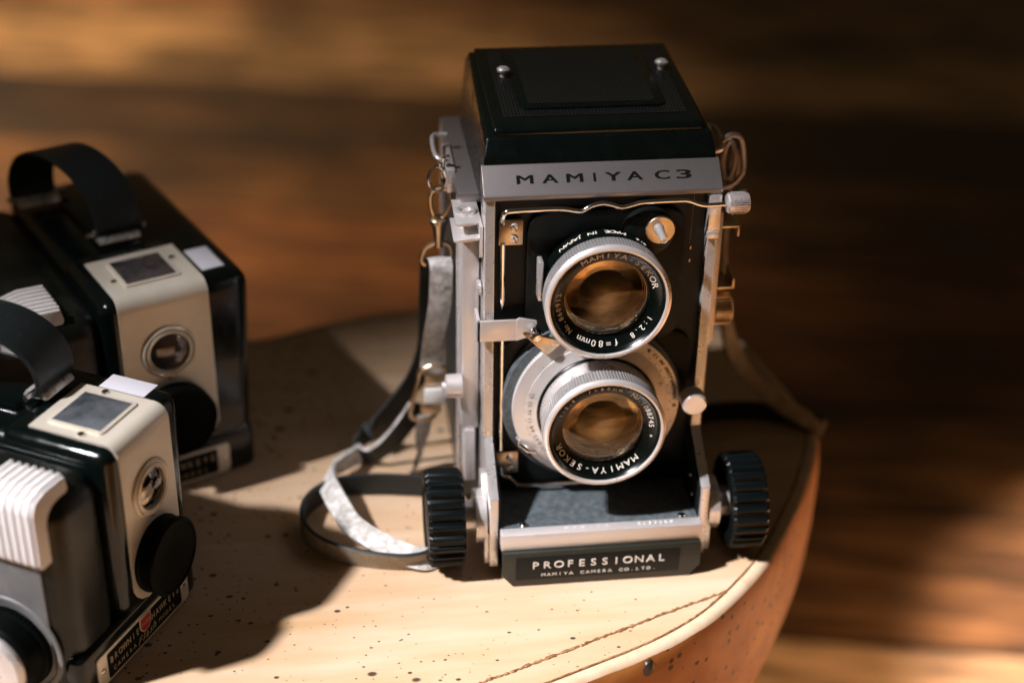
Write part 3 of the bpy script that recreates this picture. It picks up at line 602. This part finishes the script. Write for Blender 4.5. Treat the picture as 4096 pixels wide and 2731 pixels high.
hk.tube(sp([(-48.0, 45, 99.5), (-48.6, 45, 103), (-51.5, 45, 104.6), (-55, 45, 104.2), (-58.4, 45, 102), (-59.6, 45, 97.6), (-58, 45, 95.5)]), .85, 10, smooth=5)
hk.build('snap_hook', M['brass'], st)
SO = [M['strapout'], M['strapin']]; SO2 = [M['strapside'], M['strapin']]
RX = (1, 0, 0)
MB().ribbon([((-53.4, 46, 98), RX), ((-52.6, 42.4, 97.4), RX), ((-52.6, 41.2, 93), RX), ((-53.2, 42, 80), RX), ((-55.2, 44, 66), (1, .1, .1)), ((-56.2, 46, 55), (1, .1, .2)), ((-56.8, 46, 47), (1, .1, .1))], 9.2, 1.3).xf(Matrix.Translation(O2)).build('strap_band', SO, st)
# buckle
bk = MB(); bk.tube(sp([(-61.5, 45, 45), (-60.5, 44, 50), (-55, 43, 52.5), (-50.6, 44, 50), (-51, 45, 44), (-54.2, 46, 31), (-56, 46, 27), (-62, 46, 26.5), (-64.6, 46, 30)]), 1.0, 10, loop=True, smooth=5)
bk.box(3.0-2, 3+7.4, -2.6, -1.2, 44, 48.5, .4); bk.box(-.8, 7.5, -1.2, 0, 30, 34.5, .4)
bkl = bk.build('buckle', M['brass'], st)
MB().box(.6, 9.2, -4.4, -2.8, 36.5, 43.2, .5).build('keeper', M['white'], bkl)
MB().ribbon([((-59, 46, 28), RX), ((-60.0, 46, 20), (1, .5, 0)), ((-60.6, 47, 12), (.5, 1, 0)), ((-63, 46, 4), (.5, 1, 0)), ((-66, 43, .9), (.3, 1, 0))], 6.5, 1.1).xf(Matrix.Translation(O2)).build('strap_tail', SO, st)
# from the buckle down to the fold and up again behind
MB().ribbon([((-61, 50, 31), (.9, .3, -.5)), ((-66, 51, 22), (.8, .3, -.6)), ((-73, 52, 12), (.6, .3, -.8)), ((-80, 52, 6.5), (.4, .3, -.9)), ((-85, 54, 5.6), (0, .1, -1))], 9, 1.5).xf(Matrix.Translation(O2)).build('strap_band', [M['strapin'], M['strapout']], st)
MB().ribbon([((-85, 54, 5.6), (0, .1, -1)), ((-87.5, 58, 6.2), (-.2, -.1, -1)), ((-83, 62, 9), (-.5, -.1, -1)), ((-77, 62, 15), (-.8, -.1, -.6)), ((-69, 62, 25), (-1, -.1, -.7)), ((-61, 61, 37), (-1, 0, -.6)), ((-56.5, 59, 52), (-1, 0, -.2)), ((-55.8, 57, 68), (-1, 0, 0)), ((-55.6, 53, 84), (-1, 0, 0)), ((-55.4, 49, 96), (-1, 0, 0))], 9, 1.5).xf(Matrix.Translation(O2)).build('strap_band', [M['strapin'], M['strapin']], st)
# on-edge loop lying on the stool
ZD = (0, 0, 1)
MB().ribbon([((-50, 27, 5.4), ZD), ((-65, 31, 5.4), ZD), ((-82, 33.5, 5.4), ZD), ((-96, 32, 5.4), ZD), ((-105.5, 24, 5.4), ZD), ((-109, 13, 5.4), (0, -.15, 1)), ((-106.5, 1, 5.2), (.1, -.25, 1)), ((-98, -8, 5), (.1, -.3, 1)), ((-84, -14.5, 4.8), (0, -.35, 1)), ((-70, -17, 4.6), (0, -.4, 1)), ((-60, -13, 4.6), (0, -.4, 1)), ((-50, 0, 4.6), ZD)], 9.4, 1.6).xf(Matrix.Translation(O2)).build('strap_band', SO2, st)
MB().ribbon([((-85, 54, 6.2), (0, .1, 1)), ((-91, 48, 7), (.1, 0, 1)), ((-97, 40, 8.4), (.3, -.1, .9)), ((-98.5, 31, 9.6), (.6, -.1, .7)), ((-97, 22, 10.2), (.8, -.1, .5)), ((-94, 13, 9), (.9, .1, .4)), ((-90, 3, 8), (.8, .5, .4)), ((-82, -6, 7), (.4, .8, .5)), ((-73, -12.5, 5.5), (.3, .8, .6)), ((-64, -16, 4.5), (.2, .5, .8)), ((-57, -13, 4), (0, .2, 1))], 8.6, 1.9).xf(Matrix.Translation(O2)).build('strap_band', [M['strapout'], M['strapout']], st)
# right-hand run of the strap
MB().ribbon([((62, 64, 122), (0, 1, 0)), ((63, 66, 95), (.2, 1, 0)), ((66, 70, 64), (.4, .8, .2)), ((71, 72, 40), (.6, .5, .5)), ((80, 72, 24), (.6, .3, .8)), ((92, 68, 13), (.5, .3, .9)), ((104, 62, 6.2), (.4, .2, 1)), ((111.5, 57, 3.4), (.2, .2, 1))], 7.4, 1.8).xf(Matrix.Translation(O2)).build('strap_band', [M['strapside'], M['strapside']], st)
MB().ribbon([((111, 58, 3.6), ZD), ((100, 66, 5), ZD), ((80, 72, 5.2), ZD), ((58, 70, 5.2), ZD), ((48, 60, 5.2), ZD)], 9.5, 1.5).xf(Matrix.Translation(O2)).build('strap_band', [M['strapin'], M['strapin']], st)
rg = MB(); rg.tube(sp([(52.5, 46, 141), (56, 47, 143), (60.5, 49, 141), (62.5, 50, 134), (62.8, 50, 127), (59, 49, 122.5), (54, 48, 121.5)]), 1.0, 10, smooth=5)
rg.tube(sp([(57+2.2*math.sin(a*PI/10), 50, 132+7.5*math.cos(a*PI/10)) for a in range(20)]), 1.0, 8, loop=True)
rg.tube(sp([(60.3+1.6*math.sin(a*PI/10), 54, 128+6*math.cos(a*PI/10)) for a in range(20)]), 1.0, 8, loop=True)
rg.build('split_ring', M['band'], st)
rg = MB(); rg.lathe([(0, 0), (2.6, .8), (3.0, 3), (2.6, 5.2), (0, 6)], Vector((63.5, 54, 113.5))+O2, 'z', 24).lathe([(0, 0), (2.2, .8), (2.4, 9), (0, 10)], Vector((59.5, 56, 106))+O2, 'z', 24); rg.build('snap_hook', M['band'], st)

# ------------------------------------------------------------------ box cameras
def box_camera(name, loc, rz, label, sc, pl, finder, lensmat, flash, hF, hB, hw_, re_=36.5):
    """pl: left edge of the tan plate. Local frame: x right seen from the front, y inwards, z up"""
    T = empty(name, loc, rz, label, 'camera', 'old box cameras at the left of the stool')
    B = lambda mb, n, m_, p=None, ang=32: mb.build(n, m_, p or T, ang=ang, scale=sc)
    lf = -36.5 + (pl+5.5)          # left side follows the plate
    D = 110 if sc > 1 else 98
    mb = MB().box(lf, pl-3, 1.2, D, .0, 80, 9, 6); ls = B(mb, 'left_shell', M['shell'])
    mb = MB(); mb.box(pl-6, re_, 0, D, 0, 83.5, 6, 4)
    for v in mb.bm.verts:
        if v.co.x > 20: v.co.x -= (83.5-v.co.z)/83.5*4.2
    body = B(mb, 'body_shell', M['bake'])
    mb = MB().box(lf+1.5, re_-3.5, -.6, 12, 0, 19.5, 3, 3); B(mb, 'lower_front', M['bake'])
    mb = MB().box(pl-5.5, 24.2, -2.4, 40, 18.5, 84.6, 4.5, 4); B(mb, 'front_ridge', M['bake'])
    # tan plate wrapping from the front over the top
    path = [(-3.0, 20.6), (-3.0, 22), (-3.0, 24), (-3.0, 27), (-3.0, 50), (-3.0, 79)]
    for a in range(0, 100, 15): path.append((2.1-5.1*math.cos(math.radians(a)), 80.1+5.1*math.sin(math.radians(a))))
    path += [(10, 85.2), (31, 85.2)]
    mb = MB(); cx = (pl+23.5)/2; hw = (23.5-pl)/2; rows = []
    for i, (y, z) in enumerate(path):
        k = {0: 7, 1: 3.4, 2: 1.4, 3: 0}.get(i, 0)
        p0 = path[max(i-1, 0)]; p1 = path[min(i+1, len(path)-1)]; d = Vector((0, p1[0]-p0[0], p1[1]-p0[1])).normalized(); nn_ = Vector((0, d.z, -d.y))*.7
        rows.append([[mb.bm.verts.new(Vector((cx-hw+k+(2*hw-2*k)*j/6, y, z))+nn_*q) for j in range(7)] for q in (0, 1)])
    for (a0, a1), (b0, b1) in zip(rows, rows[1:]):
        for j in range(6): mb.bm.faces.new((a0[j], a0[j+1], b0[j+1], b0[j])); mb.bm.faces.new((a1[j+1], a1[j], b1[j], b1[j+1]))
        for j in (0, 6): mb.bm.faces.new((a0[j], b0[j], b1[j], a1[j]))
    for a0, a1 in (rows[0], rows[-1]):
        for j in range(6): mb.bm.faces.new((a0[j], a0[j+1], a1[j+1], a1[j]))
    plate = B(mb, 'face_plate', M['plate'])
    # finder window on top
    fr = MB().prism(rrect(cx-10.5, cx+10.5, 5.5, 27, 1.2), 'z', 85.1, 85.9, .25); fr = B(fr, 'finder_frame', M['plate'], plate)
    gl = MB(); n = 8; gx = [[None]*(n+1) for _ in range(n+1)]
    for i in range(n+1):
        for j in range(n+1):
            u, v = i/n*2-1, j/n*2-1
            gx[i][j] = gl.bm.verts.new((cx+u*9.2, 16.3+v*9.4, 85.95+1.6*(1-u*u)*(1-v*v)))
    for i in range(n):
        for j in range(n): gl.bm.faces.new((gx[i][j], gx[i+1][j], gx[i+1][j+1], gx[i][j+1]))
    B(gl, 'finder_window', finder, plate)
    for q in ((cx-12.4, 12), (cx+12.4, 20)):
        B(MB().lathe([(1.3, 0), (1.2, .6), (0, .9)], (q[0], q[1], 85.2), 'z', 20), 'screw', M['bright'], plate)
    # finder lens
    fz = 61
    fo = B(MB().lathe([(10.4, 0), (10.2, .7), (9.4, 1.2), (8.8, .7), (8.5, 1.3), (7.6, 1.5), (7.2, .6)], (cx, -3.0, fz), '-y', 72, close=False), 'finder_bezel', M['plate'], plate)
    B(MB().lathe([(7.3*q/6, .4+1.6*(1-(q/6)**2)) for q in range(6, 0, -1)]+[(0, 2.0)], (cx, -3.0, fz), '-y', 64, close=False), 'finder_lens', lensmat, plate)
    # taking lens
    lz = 34
    lh = B(MB().lathe([(13.6, 0), (13.8, 1), (13.3, 1.6), (13.3, 4.2), (13.9, 4.8), (13.9, 6.4), (13.3, 7.0), (12.7, 7.0), (12.3, 6.5), (0, 6.3)], (cx, -3.0, lz), '-y', 96, close=False), 'lens_cap', M['rubber'], plate)
    mb = MB()
    for q in range(-10, 11): mb.tube([(cx+q*1.1, -9.4, lz-math.sqrt(11.8**2-(q*1.1)**2)), (cx+q*1.1, -9.4, lz+math.sqrt(11.8**2-(q*1.1)**2))], .22, 5)
    B(mb, 'cap_ribs', M['rubber'], lh)
    for z in (lz+16.9, lz-16.2):
        B(MB().lathe([(0, 0), (1.5, 0), (1.4, .5), (.8, .95), (0, 1.05)], (cx, -3.0, z), '-y', 24), 'screw', M['brass'], plate)
    # name plate
    x0, x1 = lf+9, 27.0 if sc > 1 else 26.5
    np_ = B(MB().prism([(x0, 3.2), (x0+1.5, 1.5), (x1-1.5, 1.5), (x1, 3.2), (x1, 13.2), (x1-.8, 14.2), (x0+.8, 14.2), (x0, 13.2)], 'y', -1.35, -.55, .15), 'name_plate', M['plate'])
    B(MB().prism(rrect(x0+5, x1-5, 2.7, 13.0, .8), 'y', -1.5, -1.3, .04), 'black_panel', M['ink'], np_)
    for x in (x0+2.4, x1-2.4): B(MB().lathe([(0, 0), (1.1, 0), (.9, .4), (0, .6)], (x, -1.35, 7.9), '-y', 20), 'rivet', M['bright'], np_)
    t = MB(); m0 = (x0+x1)/2; lx = x0+7.2; rx = x1-7
    line(t, 'BROWNIE', (lx, -1.56, 9.6), (m0-4.6, -1.56, 9.6), (0, 0, 1), 2.6, .74); line(t, 'HAWKEYE', (m0+4.8, -1.56, 9.6), (rx, -1.56, 9.6), (0, 0, 1), 2.6, .74)
    line(t, 'CAMERA', (lx+1.2, -1.56, 5.2), (m0-7, -1.56, 5.2), (0, 0, 1), 1.7, .95); line(t, 'MODEL', (m0+8.5, -1.56, 5.2), (rx-3, -1.56, 5.2), (0, 0, 1), 1.7, .95)
    if flash: line(t, 'Flash', (m0-3.6, -1.56, 5.0), (m0+5.2, -1.56, 5.6), (0, 0, 1), 2.9, 1.1, slant=.45)
    B(t, 'lettering', M['gold'], np_)
    eb = B(MB().prism([(m0-3.3, 13.6), (m0+3.3, 13.6), (m0+3.3, 9.0), (m0+1.8, 7.2), (m0, 6.6), (m0-1.8, 7.2), (m0-3.3, 9.0)], 'y', -1.75, -1.5, .05), 'emblem', M['plate'], np_)
    B(MB().prism([(m0-2.7, 13.0), (m0+2.7, 13.0), (m0+2.7, 9.3), (m0+1.5, 7.8), (m0, 7.2), (m0-1.5, 7.8), (m0-2.7, 9.3)], 'y', -1.9, -1.7, .05), 'emblem_red', M['red'], np_)
    t = MB(); line(t, 'Kodak', (m0-1.9, -1.95, 10.6), (m0+1.9, -1.95, 10.9), (0, 0, 1), 1.2, .8); B(t, 'emblem_lettering', M['gold'], np_)
    # sticker on the right shoulder
    B(MB().prism([(26, 8), (34.6, 8), (34.6, 26), (26, 26)], 'z', 83.45, 83.75, .05), 'sticker', M['label'])
    # ivory ridged switch over the left upper edge
    mb = MB().prism([(lf-2.6, 58), (lf-3.4, 60), (lf-3.4, 79), (lf-1.5, 82.6), (lf+4, 84), (lf+13.5, 83.6), (lf+14.5, 79), (lf+4, 58)], 'y', 4.5, 26, .6)
    for k in range(7): mb.tube([(lf-3.4, 6.4+k*2.95, 60), (lf-3.5, 6.4+k*2.95, 79.2), (lf-1.2, 6.4+k*2.95, 82.9), (lf+4, 6.4+k*2.95, 84.2), (lf+13.4, 6.4+k*2.95, 83.8)], .75, 8)
    B(mb, 'ridged_switch', M['switch'])
    # winding knob on the left side
    wk = B(MB().lathe([(0, 0), (15.2, 0), (15.4, .6, .3), (15.4, 2.4, .3), (14.2, 3), (14.6, 3.4), (14.8, 9.4), (13.8, 10.6), (12, 11)], (lf-.3, 23.5, 21), '-x', 240, knurl=60), 'winding_knob', M['rubber'])
    B(MB().lathe([(13.0, 9), (13.0, 12.0), (12.4, 12.8, .2), (11.6, 13.4, .2), (11.2, 13.0), (8.4, 13.3), (8.0, 12.9), (5, 13.2), (0, 13.0)], (lf-.3, 23.5, 21), '-x', 240, knurl=80), 'knob_cap', M['silver'], wk)
    B(MB().lathe([(19.5, .2), (19.2, .7), (17.6, .7), (17.2, .2)], (lf-.3, 23.5, 21), '-x', 64, close=False), 'knob_surround', M['greyside'])
    # raised spine along the top with handle brackets
    mb = MB().prism([(40, 82), (42, 86), (D-8, 86), (D-5, 82)], 'x', cx-7, cx+9, .8, 2); B(mb, 'top_spine', M['bake'])
    F = Vector((hF[0], hF[1], 0)); K = Vector((hB[0], hB[1], 0)); dv = (K-F).normalized(); wv_ = Vector((1, 0, 0)); ry = 0
    for q in (F, K):
        br = MB().prism([(-5, 85.9), (-3.5, 88.2), (3, 88.6), (5, 86)], 'x', -8, 8, .5, 2).xf(Matrix.Translation(q) @ Matrix.Rotation(ry, 4, 'Z')); br = B(br, 'handle_bracket', M['chrome'])
        B(MB().tube([q-wv_*(hw_/2+2.5)+Vector((0, 0, 88.2)), q+wv_*(hw_/2+2.5)+Vector((0, 0, 88.2))], 1.1, 14), 'bracket_pin', M['bright'], br)
    mb = MB(); N = 20; pts = []; mid = (F+K)/2; hl = (K-F).length/2
    for i in range(N+1):
        a = math.radians(-14+208*i/N); pts.append((mid-dv*(hl+2.5)*math.cos(a)+Vector((0, 0, 92+20.5*math.sin(a))), wv_))
    mb.ribbon(pts, hw_, 2.0, 3); B(mb, 'carrying_handle', [M['handle'], M['handle']])
    # grained grey side
    mb = MB().prism(rrect(8, D-6, 5, 74, 5), 'x', lf-.35, lf+.6, .2); B(mb, 'side_panel', M['greyside'])
    return T
box_camera('box_camera', (-164.1, -47.3, 0), math.radians(60.7), 'black box camera nearest the viewer, sunlit top, red emblem on its name plate', 1.0, -5.5, M['greyglass'], M['mirrorglass'], True, (16, 38.5), (2, 86), 20)
box_camera('box_camera', (-163.6, 43.7, 0), math.radians(24.8), 'black box camera standing behind another at left, its upright handle loop against the floor', 1.054, -10, M['finder'], M['finder'], False, (7.5, 46), (-8, 92), 18, 41.5)
